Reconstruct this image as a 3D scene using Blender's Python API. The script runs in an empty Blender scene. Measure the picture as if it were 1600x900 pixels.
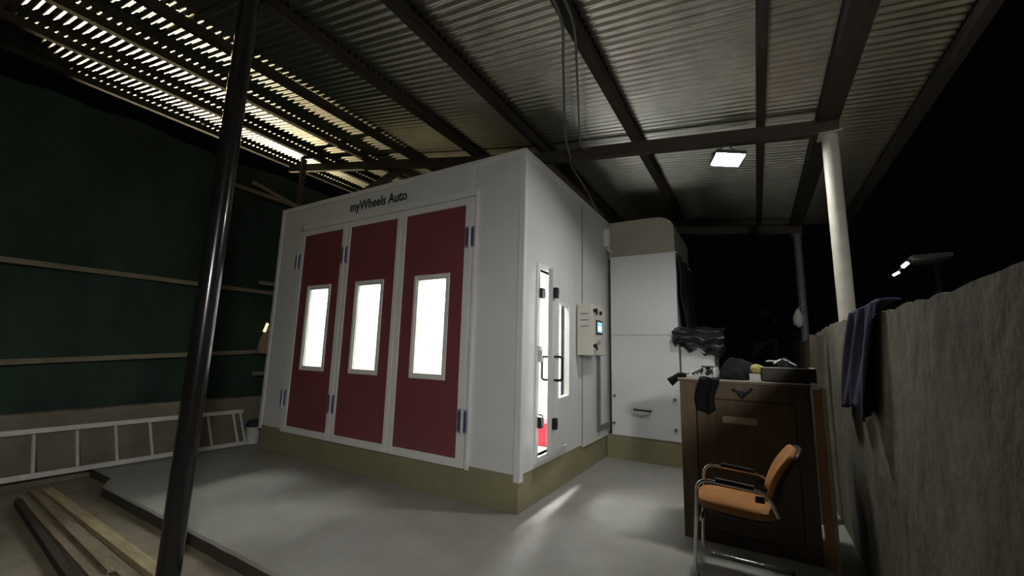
import bpy, bmesh, math, random
from mathutils import Vector, Matrix
random.seed(7)
SC = bpy.context.scene
COL = SC.collection

# ------------------------------------------------------------------ camera
F_PX, YAW, PITCH, ROLL = 642.47, -0.5342, 0.1538, 0.0258
CAM = Vector((1.9887, -3.5767, 1.5))
fwd = Vector((math.sin(YAW) * math.cos(PITCH), math.cos(YAW) * math.cos(PITCH), math.sin(PITCH)))
rgt = Vector((math.cos(YAW), -math.sin(YAW), 0))
upv = rgt.cross(fwd)
r2 = math.cos(ROLL) * rgt + math.sin(ROLL) * upv
u2 = -math.sin(ROLL) * rgt + math.cos(ROLL) * upv
cam_data = bpy.data.cameras.new('camera')
cam_data.sensor_width = 36.0
cam_data.lens = F_PX / 1600 * 36
cam_data.clip_start = 0.02
cam = bpy.data.objects.new('camera', cam_data)
COL.objects.link(cam)
m = Matrix((r2, u2, -fwd)).transposed().to_4x4()
m.translation = CAM
cam.matrix_world = m
SC.camera = cam

# ------------------------------------------------------------------ world, exposure
w = bpy.data.worlds.new('night_sky')
SC.world = w
w.use_nodes = True
bg = w.node_tree.nodes['Background']
bg.inputs[0].default_value = (0.35, 0.42, 0.55, 1)
bg.inputs[1].default_value = 0.0015
vs = SC.view_settings
vs.view_transform = 'Standard'
vs.look = 'None'
vs.gamma = 1.0
vs.exposure = 0.0
vs.use_curve_mapping = False

FLOOD_STRENGTH = 240.0      # floodlight lens under the roof beam
BOOTH_STRENGTH = 100.0       # lamp panels inside the booth
STREET_POWER = 9000.0      # street lamp beyond the left eave
FRONT_STRENGTH = 330.0      # neighbour's floodlight beyond the right wall, behind the camera

# the street lamp that rakes the underside of the roof from the left
sl = bpy.data.lights.new('street_lamp_light', 'SPOT')
sl.energy = STREET_POWER
sl.color = (1.0, 0.82, 0.48)
sl.spot_size = math.radians(36)
sl.spot_blend = 0.12
sl.shadow_soft_size = 0.05
slo = bpy.data.objects.new('street_lamp_light', sl)
COL.objects.link(slo)
slo.location = (-16.0, 2.6, 4.22)
slo.rotation_euler = (Vector((-4.2, 0.9, 4.9)) - slo.location).to_track_quat('-Z', 'Y').to_euler()

# ------------------------------------------------------------------ helpers
class MB:
    def __init__(s):
        s.v = []; s.f = []; s.smooth = False
    def add(s, vs_, fs):
        b = len(s.v)
        s.v += [tuple(p) for p in vs_]
        s.f += [tuple(i + b for i in f) for f in fs]
        return s
    def box(s, x0, x1, y0, y1, z0, z1):
        return s.add([(x0,y0,z0),(x1,y0,z0),(x1,y1,z0),(x0,y1,z0),(x0,y0,z1),(x1,y0,z1),(x1,y1,z1),(x0,y1,z1)],
                     [(0,3,2,1),(4,5,6,7),(0,1,5,4),(1,2,6,5),(2,3,7,6),(3,0,4,7)])
    def bar(s, a, b, wd, hd, up=(0,0,1)):
        a = Vector(a); b = Vector(b); d = (b - a).normalized(); up = Vector(up)
        if abs(d.dot(up)) > .98: up = Vector((0,1,0))
        r = d.cross(up).normalized(); u = r.cross(d)
        vs_ = []
        for p in (a, b):
            for sx, sy in ((-1,-1),(1,-1),(1,1),(-1,1)):
                vs_.append(p + r * sx * wd / 2 + u * sy * hd / 2)
        return s.add(vs_, [(0,3,2,1),(4,5,6,7),(0,1,5,4),(1,2,6,5),(2,3,7,6),(3,0,4,7)])
    def tube(s, path, r, n=10, cap=True, closed=False):
        path = [Vector(p) for p in path]
        k = len(path); rings = []; prev = None
        for i, p in enumerate(path):
            if closed: d = path[(i+1) % k] - path[i-1]
            elif i == 0: d = path[1] - p
            elif i == k-1: d = p - path[i-1]
            else: d = path[i+1] - path[i-1]
            d.normalize()
            if prev is None:
                a = Vector((0,0,1)) if abs(d.z) < .9 else Vector((1,0,0))
                u = d.cross(a).normalized()
            else:
                u = (prev - d * prev.dot(d))
                u = u.normalized() if u.length > 1e-6 else d.orthogonal().normalized()
            prev = u; v = d.cross(u)
            rr = r[i] if isinstance(r, (list, tuple)) else r
            rings.append([p + (u * math.cos(2*math.pi*j/n) + v * math.sin(2*math.pi*j/n)) * rr for j in range(n)])
        vs_ = [q for ring in rings for q in ring]; fs = []
        for i in range(k if closed else k-1):
            i2 = (i+1) % k
            for j in range(n):
                fs.append((i*n+j, i*n+(j+1) % n, i2*n+(j+1) % n, i2*n+j))
        if cap and not closed:
            fs.append(tuple(range(n-1, -1, -1))); fs.append(tuple((k-1)*n+j for j in range(n)))
        s.smooth = True
        return s.add(vs_, fs)
    def lathe(s, c, prof, n=20):
        c = Vector(c); vs_ = []; fs = []
        for (r, z) in prof:
            for j in range(n):
                a = 2*math.pi*j/n
                vs_.append(c + Vector((r*math.cos(a), r*math.sin(a), z)))
        for i in range(len(prof)-1):
            for j in range(n):
                fs.append((i*n+j, i*n+(j+1) % n, (i+1)*n+(j+1) % n, (i+1)*n+j))
        fs.append(tuple(range(n-1, -1, -1))); fs.append(tuple((len(prof)-1)*n+j for j in range(n)))
        return s.add(vs_, fs)
    def grid(s, nu, nv, fn):
        vs_ = [fn(i/nu, j/nv) for j in range(nv+1) for i in range(nu+1)]
        fs = [(j*(nu+1)+i, j*(nu+1)+i+1, (j+1)*(nu+1)+i+1, (j+1)*(nu+1)+i) for j in range(nv) for i in range(nu)]
        s.smooth = True
        return s.add(vs_, fs)
    def ring(s, x0, x1, z0, z1, ix0, ix1, iz0, iz1, y0, y1):
        """rectangular frame in the XZ plane"""
        s.box(x0, ix0, y0, y1, z0, z1); s.box(ix1, x1, y0, y1, z0, z1)
        s.box(ix0, ix1, y0, y1, iz1, z1); s.box(ix0, ix1, y0, y1, z0, iz0)
        return s
    def xf(s, M):
        s.v = [tuple(M @ Vector(p)) for p in s.v]
        return s

ORG = {}
def mesh_of(name, mb, mat, org=(0,0,0), bevel=0.0, solid=0.0, subd=0, smooth=None):
    me = bpy.data.meshes.new(name)
    o = Vector(org)
    me.from_pydata([tuple(Vector(p) - o) for p in mb.v], [], mb.f)
    bm = bmesh.new(); bm.from_mesh(me)
    bmesh.ops.recalc_face_normals(bm, faces=bm.faces)
    if bevel > 0:
        try:
            bmesh.ops.bevel(bm, geom=[e for e in bm.edges if len(e.link_faces) == 2 and e.calc_face_angle(0) > .6],
                            offset=bevel, segments=2, profile=.6, affect='EDGES', clamp_overlap=True)
        except Exception:
            pass
    bm.to_mesh(me); bm.free()
    sm = mb.smooth if smooth is None else smooth
    if sm:
        me.polygons.foreach_set('use_smooth', [True] * len(me.polygons))
        try: me.set_sharp_from_angle(angle=math.radians(45))
        except Exception: pass
    me.materials.append(mat)
    me.update()
    return me
def _finish(ob, solid, subd):
    if solid:
        md = ob.modifiers.new('thickness', 'SOLIDIFY'); md.thickness = solid; md.offset = 0
    if subd:
        md = ob.modifiers.new('smooth', 'SUBSURF'); md.levels = subd; md.render_levels = subd
def empty(name, loc):
    o = bpy.data.objects.new(name, None); COL.objects.link(o)
    o.location = loc; o.empty_display_size = .1; ORG[o] = Vector(loc)
    return o
def tag(o, label=None, cat=None, group=None, kind=None):
    if label: o['label'] = label
    if cat: o['category'] = cat
    if group: o['group'] = group
    if kind: o['kind'] = kind
    return o
def thing(name, label, cat, loc, group=None):
    return tag(empty(name, loc), label, cat, group)
def part(name, mb, mat, parent, bevel=0, solid=0, subd=0, label=None, smooth=None, kind=None):
    """mb in world coordinates"""
    org = ORG[parent]
    ob = bpy.data.objects.new(name, mesh_of(name, mb, mat, org, bevel, smooth=smooth))
    COL.objects.link(ob); ob.parent = parent; ORG[ob] = org
    _finish(ob, solid, subd)
    return tag(ob, label, kind=kind)
def inst(name, me, parent, loc=(0,0,0), rot=(0,0,0), label=None):
    """shared mesh; loc is relative to the parent's origin"""
    ob = bpy.data.objects.new(name, me); COL.objects.link(ob); ob.parent = parent
    ob.location = loc; ob.rotation_euler = rot; ORG[ob] = ORG[parent] + Vector(loc)
    return tag(ob, label)
def solo(name, mb, mat, label=None, cat=None, group=None, kind=None, bevel=0, solid=0, subd=0, smooth=None):
    xs = [p[0] for p in mb.v]; ys = [p[1] for p in mb.v]; zs = [p[2] for p in mb.v]
    org = ((min(xs)+max(xs))/2, (min(ys)+max(ys))/2, min(zs))
    ob = bpy.data.objects.new(name, mesh_of(name, mb, mat, org, bevel, smooth=smooth))
    COL.objects.link(ob); ob.location = org; ORG[ob] = Vector(org)
    _finish(ob, solid, subd)
    return tag(ob, label, cat, group, kind)
def fillet(path, r, n=6):
    path = [Vector(p) for p in path]; out = [path[0]]
    for i in range(1, len(path)-1):
        p = path[i]; a = path[i-1]-p; b = path[i+1]-p
        k = min(r, a.length*.49, b.length*.49)
        A = p + a.normalized()*k; B = p + b.normalized()*k
        for j in range(n+1):
            t = j/n
            out.append(A*(1-t)**2 + p*2*t*(1-t) + B*t*t)
    out.append(path[-1])
    return out

# ------------------------------------------------------------------ materials
def mat(name, c, rough=.6, metal=0.0, c2=None, scale=4.0, detail=5.0, bump=0.0, bscale=None, stretch=None, lo=.35, hi=.65, spec=.5, coat=0.0):
    M = bpy.data.materials.new(name); M.use_nodes = True
    nt = M.node_tree; b = nt.nodes['Principled BSDF']
    b.inputs['Roughness'].default_value = rough
    b.inputs['Metallic'].default_value = metal
    b.inputs['Specular IOR Level'].default_value = spec
    if coat: b.inputs['Coat Weight'].default_value = coat
    if c2 is None: c2 = tuple(x*.82 for x in c)
    tc = nt.nodes.new('ShaderNodeTexCoord'); mp = nt.nodes.new('ShaderNodeMapping')
    nt.links.new(tc.outputs['Object'], mp.inputs['Vector'])
    if stretch: mp.inputs['Scale'].default_value = stretch
    nz = nt.nodes.new('ShaderNodeTexNoise'); nz.inputs['Scale'].default_value = scale; nz.inputs['Detail'].default_value = detail
    nz.inputs['Roughness'].default_value = .62
    nt.links.new(mp.outputs['Vector'], nz.inputs['Vector'])
    cr = nt.nodes.new('ShaderNodeValToRGB')
    cr.color_ramp.elements[0].position = lo; cr.color_ramp.elements[0].color = (*c2, 1)
    cr.color_ramp.elements[1].position = hi; cr.color_ramp.elements[1].color = (*c, 1)
    nt.links.new(nz.outputs['Fac'], cr.inputs['Fac'])
    nt.links.new(cr.outputs['Color'], b.inputs['Base Color'])
    if bump:
        n2 = nt.nodes.new('ShaderNodeTexNoise'); n2.inputs['Scale'].default_value = bscale or scale*6; n2.inputs['Detail'].default_value = 6
        nt.links.new(mp.outputs['Vector'], n2.inputs['Vector'])
        bp = nt.nodes.new('ShaderNodeBump'); bp.inputs['Strength'].default_value = bump; bp.inputs['Distance'].default_value = .02
        nt.links.new(n2.outputs['Fac'], bp.inputs['Height']); nt.links.new(bp.outputs['Normal'], b.inputs['Normal'])
    return M
def emit(name, c, s):
    M = bpy.data.materials.new(name); M.use_nodes = True
    nt = M.node_tree; nt.nodes.remove(nt.nodes['Principled BSDF'])
    e = nt.nodes.new('ShaderNodeEmission'); e.inputs[0].default_value = (*c, 1); e.inputs[1].default_value = s
    nt.links.new(e.outputs[0], nt.nodes['Material Output'].inputs[0])
    return M
def glass(name, tint=(.96, .98, .97)):
    M = bpy.data.materials.new(name); M.use_nodes = True
    nt = M.node_tree; nt.nodes.remove(nt.nodes['Principled BSDF'])
    t = nt.nodes.new('ShaderNodeBsdfTransparent'); t.inputs[0].default_value = (*tint, 1)
    g = nt.nodes.new('ShaderNodeBsdfGlossy'); g.inputs['Roughness'].default_value = .03
    lw = nt.nodes.new('ShaderNodeLayerWeight'); lw.inputs['Blend'].default_value = .5
    pw = nt.nodes.new('ShaderNodeMath'); pw.operation = 'POWER'; pw.inputs[1].default_value = 5
    nt.links.new(lw.outputs['Facing'], pw.inputs[0])
    fr = nt.nodes.new('ShaderNodeMath'); fr.operation = 'MULTIPLY_ADD'; fr.inputs[1].default_value = .9; fr.inputs[2].default_value = .04
    nt.links.new(pw.outputs[0], fr.inputs[0])
    mx = nt.nodes.new('ShaderNodeMixShader')
    nt.links.new(fr.outputs[0], mx.inputs[0]); nt.links.new(t.outputs[0], mx.inputs[1]); nt.links.new(g.outputs[0], mx.inputs[2])
    nt.links.new(mx.outputs[0], nt.nodes['Material Output'].inputs[0])
    return M

M_CONC = mat('concrete_slab', (.40,.395,.36), .55, c2=(.27,.265,.235), scale=1.3, detail=9, bump=.25, bscale=14, lo=.3, hi=.72)
M_SOIL = mat('packed_soil', (.30,.26,.19), .9, c2=(.20,.17,.12), scale=2.2, detail=9, bump=.5, bscale=10)
M_EDGE_SHADE = mat('slab_edge_shade', (.07,.06,.046), .9, scale=6, bump=.5)  # shade on the slab's front edge, painted in as a dark colour
M_BLOCKWALL = mat('block_wall_render', (.20,.175,.13), .9, c2=(.14,.12,.088), scale=3, detail=8, bump=.5, bscale=18)
M_RENDER = mat('rough_cement_render', (.17,.155,.105), .92, c2=(.10,.092,.064), scale=2.4, detail=9, bump=.75, bscale=9)
M_ZINC = mat('galvanised_zinc', (.84,.84,.77), .27, 1.0, c2=(.66,.66,.60), scale=5, detail=6)
M_TIMBER = mat('dark_timber', (.060,.046,.031), .8, c2=(.034,.025,.018), scale=6, stretch=(6,.6,6), bump=.3, bscale=20)
M_TIMBERX = mat('dark_beam_timber', (.070,.057,.044), .8, c2=(.043,.034,.026), scale=6, stretch=(.6,6,6), bump=.3, bscale=20)
M_RAIL = mat('weathered_rail_timber', (.22,.19,.13), .85, c2=(.14,.115,.075), scale=5, stretch=(6,.5,6))
M_PLANK = mat('sawn_plank', (.52,.43,.26), .8, c2=(.36,.28,.16), scale=4, stretch=(1,7,7), bump=.2, bscale=30)
M_PLANK2 = mat('grey_plank', (.30,.24,.16), .85, c2=(.19,.15,.10), scale=4, stretch=(1,7,7), bump=.2, bscale=30)
M_OLDBOARD = mat('weathered_board', (.13,.115,.082), .9, c2=(.07,.06,.042), scale=4, stretch=(7,7,.5))
M_NET = mat('green_shade_net', (.020,.046,.026), .9, c2=(.008,.019,.011), scale=1.6, detail=7, stretch=(1,1,.4))
M_WHITE = mat('white_sheet_steel', (.74,.75,.75), .3, c2=(.68,.69,.69), scale=1.5)
M_TRIMW = mat('white_trim', (.80,.80,.78), .35, c2=(.74,.74,.72), scale=3)
M_INNER = mat('booth_inner_white', (.84,.85,.86), .5, c2=(.80,.81,.82), scale=2)
M_GRATE = mat('booth_floor_grey', (.45,.46,.46), .6, scale=8)
M_OLIVE = mat('olive_plinth_paint', (.29,.265,.15), .65, c2=(.235,.215,.125), scale=2.5, detail=7, bump=.15)
M_RED = mat('maroon_panel', (.22,.062,.066), .38, c2=(.20,.055,.058), scale=2)
M_HINGE = mat('steel_blue_hinge', (.36,.38,.55), .4, .3, scale=20)
M_HINGED = mat('dark_hinge_gap', (.07,.075,.15), .5, scale=20)
M_GLASS = glass('clear_pane')
M_BLACK = mat('black_plastic', (.012,.012,.013), .45, scale=10)
M_INK = mat('black_lettering', (.012,.012,.014), .6, scale=10)
M_BOXC = mat('cream_control_box', (.66,.64,.56), .4, c2=(.60,.58,.51), scale=4)
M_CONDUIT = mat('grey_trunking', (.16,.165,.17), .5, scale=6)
M_DUCT = mat('beige_duct', (.40,.385,.30), .5, c2=(.35,.335,.26), scale=3)
M_POLE = mat('dark_painted_pole', (.016,.0155,.015), .2, c2=(.010,.0098,.0095), scale=5, coat=.3)
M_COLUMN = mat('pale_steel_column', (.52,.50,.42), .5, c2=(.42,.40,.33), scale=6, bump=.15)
M_ALU = mat('aluminium', (.74,.74,.70), .4, .25, c2=(.60,.60,.57), scale=9)
M_CHROME = mat('chrome', (.75,.75,.75), .12, 1.0, c2=(.62,.62,.62), scale=9)
M_ORANGE = mat('orange_upholstery', (.46,.205,.062), .85, c2=(.38,.165,.05), scale=12, bump=.15, bscale=120)
M_SHELL = mat('black_chair_shell', (.015,.014,.014), .5, scale=6)
M_CABW = mat('brown_cabinet_wood', (.125,.082,.042), .45, c2=(.08,.05,.025), scale=3, stretch=(5,5,.5), detail=7)
M_CABT = mat('brown_cabinet_edge', (.18,.125,.068), .45, c2=(.13,.088,.046), scale=3, stretch=(5,5,.5))
M_TRAY = mat('dark_tray_wood', (.028,.019,.011), .5, scale=5)
M_TAPE = mat('pale_tape_label', (.42,.36,.27), .6, scale=20)
M_BCLOTH = mat('black_cloth', (.011,.011,.012), .9, c2=(.006,.006,.007), scale=8, bump=.2, bscale=60, spec=.2)
M_TARP = mat('black_tarpaulin', (.026,.026,.027), .42, c2=(.016,.016,.017), scale=4, bump=.2, bscale=12)
M_NAVY = mat('navy_cloth', (.030,.030,.075), .9, c2=(.02,.02,.05), scale=8, bump=.2, bscale=60)
M_SHOE = mat('shoe_white', (.70,.70,.66), .5, scale=14)
M_KNIT = mat('black and white knit'.replace(' ', '_'), (.62,.62,.58), .7, c2=(.012,.012,.013), scale=22, detail=2, lo=.49, hi=.53)
M_FOAM = mat('yellow_foam', (.60,.52,.18), .95, c2=(.36,.30,.10), scale=30, bump=.8, bscale=60)
M_PAPER = mat('white_paper', (.68,.67,.62), .7, scale=10)
M_PINE = mat('orange_pine', (.46,.24,.10), .6, c2=(.36,.18,.07), scale=4, stretch=(5,5,.5))
M_CREAM = mat('pale_board', (.50,.42,.31), .7, scale=4)
M_BROWNBAG = mat('brown_canvas', (.30,.20,.13), .85, scale=8)
M_BUCKET = mat('white_plastic_bucket', (.62,.62,.58), .45, scale=6)
M_DBLUE = mat('dark_blue_plastic', (.02,.025,.05), .5, scale=6)
M_REDP = mat('red_paint', (.55,.03,.05), .4, scale=6)
M_GREY = mat('lamp_housing', (.10,.10,.105), .5, .2, scale=8)
M_FLOOD = emit('floodlight_lens', (1.0, .985, .95), FLOOD_STRENGTH)
M_FRONT = emit('front_floodlight_lens', (1.0, .985, .95), FRONT_STRENGTH)
M_TUBE = emit('booth_lamp', (1.0, 1.0, .98), BOOTH_STRENGTH)
M_SCREEN = emit('touch_screen', (.35, .72, .85), 1.1)
M_SCREENW = emit('touch_screen_pale', (.85, .95, 1.0), 1.3)
M_NLAMP = emit('neighbour_lamp', (1.0, .97, .9), 5.0)
M_GLINT = emit('warm_glint', (1.0, .72, .32), 2.2)  # glint on a shiny object given its own glow, not a lamp
M_CABLE = mat('grey_cable', (.20,.19,.17), .6, scale=10)
M_NWALL = mat('neighbour_canopy_cement', (.34,.33,.31), .8, scale=3)
M_LEAF = mat('dark_leaf', (.05,.065,.035), .6, scale=4)

# ------------------------------------------------------------------ roof heights
def zbeam(x):                     # underside of the cross beams
    return 3.91 - .19*(x+.29) if x < -.29 else 3.91 - .125*(x+.29)
BEAM_H, PUR_H = .14, .10
def zpur(x): return zbeam(x) + BEAM_H
def zroof(x): return zpur(x) + PUR_H + .012

# ------------------------------------------------------------------ ground, floor
solo('ground', MB().box(-26, 26, -14, 26, -.6, -.10), M_SOIL, 'packed brown soil around the raised concrete slab', kind='structure')
fl = MB()
nx = 46
front = [(-4.98 + 7.58*i/nx) for i in range(nx+1)]
fy = []
for i, x in enumerate(front):
    y = -1.78 + random.uniform(-.003, .003)
    if x < -4.05: y += .16 * min(1, (-4.05-x)/.25)
    fy.append(y)
vs_, fs = [], []
for x, y in zip(front, fy):
    vs_ += [(x, y, -.30), (x, y, -.012), (x, y+.02, 0), (x, 7.2, 0), (x, 7.2, -.3)]
for i in range(nx):
    for k in range(4):
        a = i*5+k; fs.append((a, a+1, a+6, a+5))
    fs.append((i*5+4, i*5, i*5+5, i*5+9))
fs += [(0,4,3,2,1), tuple(nx*5+k for k in range(5))]
fl.add(vs_, fs)
solo('floor', fl, M_CONC, 'grey concrete slab floor with a broken raised front edge', kind='structure')

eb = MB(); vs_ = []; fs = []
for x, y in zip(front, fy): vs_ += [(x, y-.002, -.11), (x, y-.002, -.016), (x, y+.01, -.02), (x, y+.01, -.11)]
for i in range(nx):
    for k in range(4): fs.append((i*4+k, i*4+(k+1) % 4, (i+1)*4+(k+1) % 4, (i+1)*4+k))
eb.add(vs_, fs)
solo('trim_1', eb, M_EDGE_SHADE, 'front edge of the concrete slab, painted dark for its shade', kind='structure')

# ------------------------------------------------------------------ side walls
wl = MB()
n = 60
def wl_f(u, v): return (-4.98, -7 + 14.5*u, v)
def rough_wall(x0, x1, ya, yb, z0, ztop, n, jit):
    mb = MB(); vs_ = []; fs = []
    for i in range(n+1):
        y = ya + (yb-ya)*i/n
        zt = ztop(y) + random.uniform(-jit, jit)
        zt2 = ztop(y) + random.uniform(-jit, jit)
        vs_ += [(x0, y, z0), (x0, y, zt), (x1, y, zt2), (x1, y, z0)]
    for i in range(n):
        for k in range(3): fs.append((i*4+k, i*4+k+1, i*4+k+5, i*4+k+4))
        fs.append((i*4+3, i*4, i*4+4, i*4+7))
    fs += [(0,1,2,3), (n*4,n*4+3,n*4+2,n*4+1)]
    return mb.add(vs_, fs)
solo('wall_left', rough_wall(-5.16, -4.98, -7, 7.4, -.3, lambda y: .69, 80, .008), M_BLOCKWALL,
     'low rendered block wall under the green shade net', kind='structure')
solo('wall_right', rough_wall(2.60, 2.78, -7, 7.4, -.3, lambda y: 1.79 + .03*math.sin(y*1.3), 220, .012), M_RENDER,
     'rough cement rendered boundary wall on the right', kind='structure')

# ------------------------------------------------------------------ roof
roof = tag(empty('ceiling', (0, 0, zroof(0))), 'corrugated zinc lean-to roof on dark timber purlins and beams', kind='structure')
PITCH_C, AMP = .0762, .0105
def sheet_mesh(name, x0, x1):
    nodes = [x0] + ([-.29] if x0 < -.29 < x1 else []) + [x1]
    ncor = 10.5; per = 8; nseg = int(ncor*per)
    mb = MB(); vs_ = []; fs = []
    for j in range(nseg+1):
        y = j*PITCH_C/per
        dz = AMP*math.cos(2*math.pi*j/per)
        for x in nodes: vs_.append((x, y, zroof(x)+dz))
    k = len(nodes)
    for j in range(nseg):
        for i in range(k-1): fs.append((j*k+i, j*k+i+1, (j+1)*k+i+1, (j+1)*k+i))
    mb.add(vs_, fs); mb.smooth = True
    me = mesh_of(name, mb, M_ZINC, (0, 0, zroof(0)))
    me.polygons.foreach_set('use_smooth', [True]*len(me.polygons))
    return me
sheets = [sheet_mesh('roof_sheet', -6.36, -3.2), sheet_mesh('roof_sheet', -3.42, -.24), sheet_mesh('roof_sheet', -.42, 3.40)]
for k in range(13):
    for r, me in enumerate(sheets):
        inst('roof_sheet', me, roof, (random.uniform(-.02, .02), -5.2 + k*PITCH_C*10, (.0035 if k % 2 else 0) + r*.0045))
Y0R, Y1R = -5.2, 4.9
for i, x in enumerate((-6.1, -4.83, -3.63, -2.55, -1.32, -.23, .94, 2.15, 3.32)):
    wdt = .07 if i != 6 else .085
    mb = MB().box(x-wdt/2, x+wdt/2, Y0R, Y1R, zpur(x), zpur(x)+PUR_H)
    part('purlin', mb, M_TIMBER, roof)
mb = MB().box(2.60, 2.76, Y0R, Y1R, zpur(2.68)-.02, zpur(2.68)+PUR_H)
part('edge_beam', mb, M_TIMBER, roof)
for yb in (.9, 4.45, -4.6):
    for a, b in ((-5.95, -.29), (-.29, 2.75)):
        mb = MB().bar((a, yb, zbeam(a)+BEAM_H/2-.001), (b, yb, zbeam(b)+BEAM_H/2-.001), .07, BEAM_H)
        part('cross_beam', mb, M_TIMBERX, roof)
part('brace', MB().bar((-2.75, .94, zbeam(-2.75)+.04), (-3.95, 1.02, 4.16), .06, .13), M_TIMBERX, roof)
part('brace', MB().bar((-3.15, .98, zbeam(-3.15)+.10), (-3.15, 2.2, zpur(-3.15)-.02), .06, .08), M_TIMBER, roof)

# ------------------------------------------------------------------ columns
def column(name, x, y, z0, z1, r, M, label, group=None, lean=(0, 0), n=20):
    mb = MB()
    mb.tube([(x, y, z0), (x+lean[0]*.5, y+lean[1]*.5, (z0+z1)/2), (x+lean[0], y+lean[1], z1)], r, n)
    t = thing(name, label, 'column', (x, y, z0), group)
    part('shaft', mb, M, t)
    part('cap_plate', MB().box(x+lean[0]-r*1.4, x+lean[0]+r*1.4, y+lean[1]-r*1.4, y+lean[1]+r*1.4, z1, z1+.012), M, t)
    return t
column('steel_pole', -1.30, -2.2, -.10, zpur(-1.28)-.012, .066, M_POLE, 'dark glossy steel pole standing nearest, in front of the slab edge', lean=(.02, 0))
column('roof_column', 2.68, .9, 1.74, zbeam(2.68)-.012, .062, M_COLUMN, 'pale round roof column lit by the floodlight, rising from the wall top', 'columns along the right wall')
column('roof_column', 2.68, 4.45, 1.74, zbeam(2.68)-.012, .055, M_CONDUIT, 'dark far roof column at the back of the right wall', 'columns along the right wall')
p = MB().box(-5.09, -5.01, .58, .66, .68, zpur(-5.05)-.03)
solo('timber_post', p, M_TIMBERX, 'square timber post standing on the low wall left of the booth corner', 'post')

# ------------------------------------------------------------------ green net and its rails
def net_top(y):
    return 4.49 + .02*math.sin(y*2.3) + .015*math.sin(y*7.1)
def net_f(u, v):
    y = -6.5 + 12.5*u
    z = .62 + (net_top(y)-.62)*v
    s = math.sin(y*3.1 + .6*math.sin(z*1.3)) * .045 + math.sin(y*8.3 + z*.8) * .022
    s += .035*math.sin(z*9 + y*2)*max(0, min(1, (z-2.4)/1.0))*max(0, min(1, (y+1.4)/1.0))
    return (-5.24 + s, y, z)
solo('shade_net', MB().grid(170, 44, net_f), M_NET, 'dark green shade net hanging behind the low left wall', 'netting')
rails = [((-5.10, -6, 2.34), (-5.10, 3, 2.40), 'upper timber rail across the green net', M_RAIL),
         ((-5.10, -6, 1.05), (-5.10, 1.4, 1.46), 'lower slanting timber rail across the green net', M_RAIL),
         ((-5.02, -.75, 4.02), (-5.02, 1.8, 3.96), 'topmost short timber rail near the booth corner', M_RAIL),
         ((-5.065, -.2, 4.17), (-5.065, .57, 4.01), 'short sloping timber brace at the top left booth corner', M_RAIL),
         ((-4.987, .12, 1.05), (-4.987, 1.4, 1.05), 'short low timber rail just left of the booth', M_RAIL),
         ((-4.990, .05, 2.52), (-4.990, 1.2, 2.52), 'short timber rail above the long upper rail, by the booth', M_RAIL)]
for a, b, lab, M in rails:
    solo('timber_rail', MB().bar(a, b, .045, .06), M, lab, 'rail', 'timber rails on the net')

# ------------------------------------------------------------------ paint booth
BW, BD, BH, BZ = 4.40, 6.6, 3.62, .346
T = .06
booth = thing('paint_booth', 'white spray paint booth with three maroon doors on an olive plinth', 'paint booth', (-BW/2, BD/2, 0))
part('plinth', MB().box(-BW+.012, -.012, .012, BD, 0, BZ), M_OLIVE, booth, bevel=.006)
part('inner_floor', MB().box(-BW+T, -T, T, BD-T, BZ, BZ+.012), M_GRATE, booth)
DX0, DX1, DZ0, DZ1 = -3.83, -.63, .318, 3.21
# front wall
part('front_panel', MB().box(-BW, DX0, 0, T, BZ, BH), M_WHITE, booth)
part('front_panel', MB().box(DX1, 0, 0, T, BZ, BH), M_WHITE, booth)
part('header_panel', MB().box(DX0, DX1, 0, T, DZ1, BH), M_WHITE, booth)
part('front_sill', MB().box(DX0, DX1, .004, T, BZ, BZ+.02), M_WHITE, booth)
part('header_trim', MB().box(DX0-.02, DX1+.03, -.012, .001, DZ1+.009, DZ1+.085), M_TRIMW, booth, bevel=.004)
part('door_seal', MB().box(DX0, DX1+.008, -.016, .001, DZ1-.003, DZ1+.008).box(DX1-.003, DX1+.008, -.016, .001, DZ0, DZ1-.003), M_BLACK, booth)
part('jamb_trim', MB().box(DX1+.009, DX1+.05, -.03, .001, DZ0-.01, DZ1+.08), M_TRIMW, booth, bevel=.006)
part('jamb_trim', MB().box(DX0-.05, DX0+.012, -.012, .001, DZ0+.01, DZ1+.08), M_TRIMW, booth, bevel=.006)
part('top_trim', MB().box(-BW-.012, .012, -.014, .03, BH-.05, BH+.02), M_TRIMW, booth, bevel=.004)
part('top_trim', MB().box(-.03, .014, .03, BD, BH-.05, BH+.02), M_TRIMW, booth, bevel=.004)
part('corner_trim', MB().box(-.055, 0, -.012, 0, BZ-.06, BH-.05).box(0, .012, -.012, .06, BZ-.06, BH-.05), M_TRIMW, booth)
part('corner_trim', MB().box(-BW-.012, -BW+.05, -.012, 0, BZ-.05, BH-.05).box(-BW-.012, -BW, 0, .05, BZ-.05, BH-.05), M_TRIMW, booth)
# vertical strip above the door joint, right end of the header
part('header_joint', MB().box(DX1-.105, DX1-.035, -.010, .001, DZ1+.085, BH-.05), M_TRIMW, booth)
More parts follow.
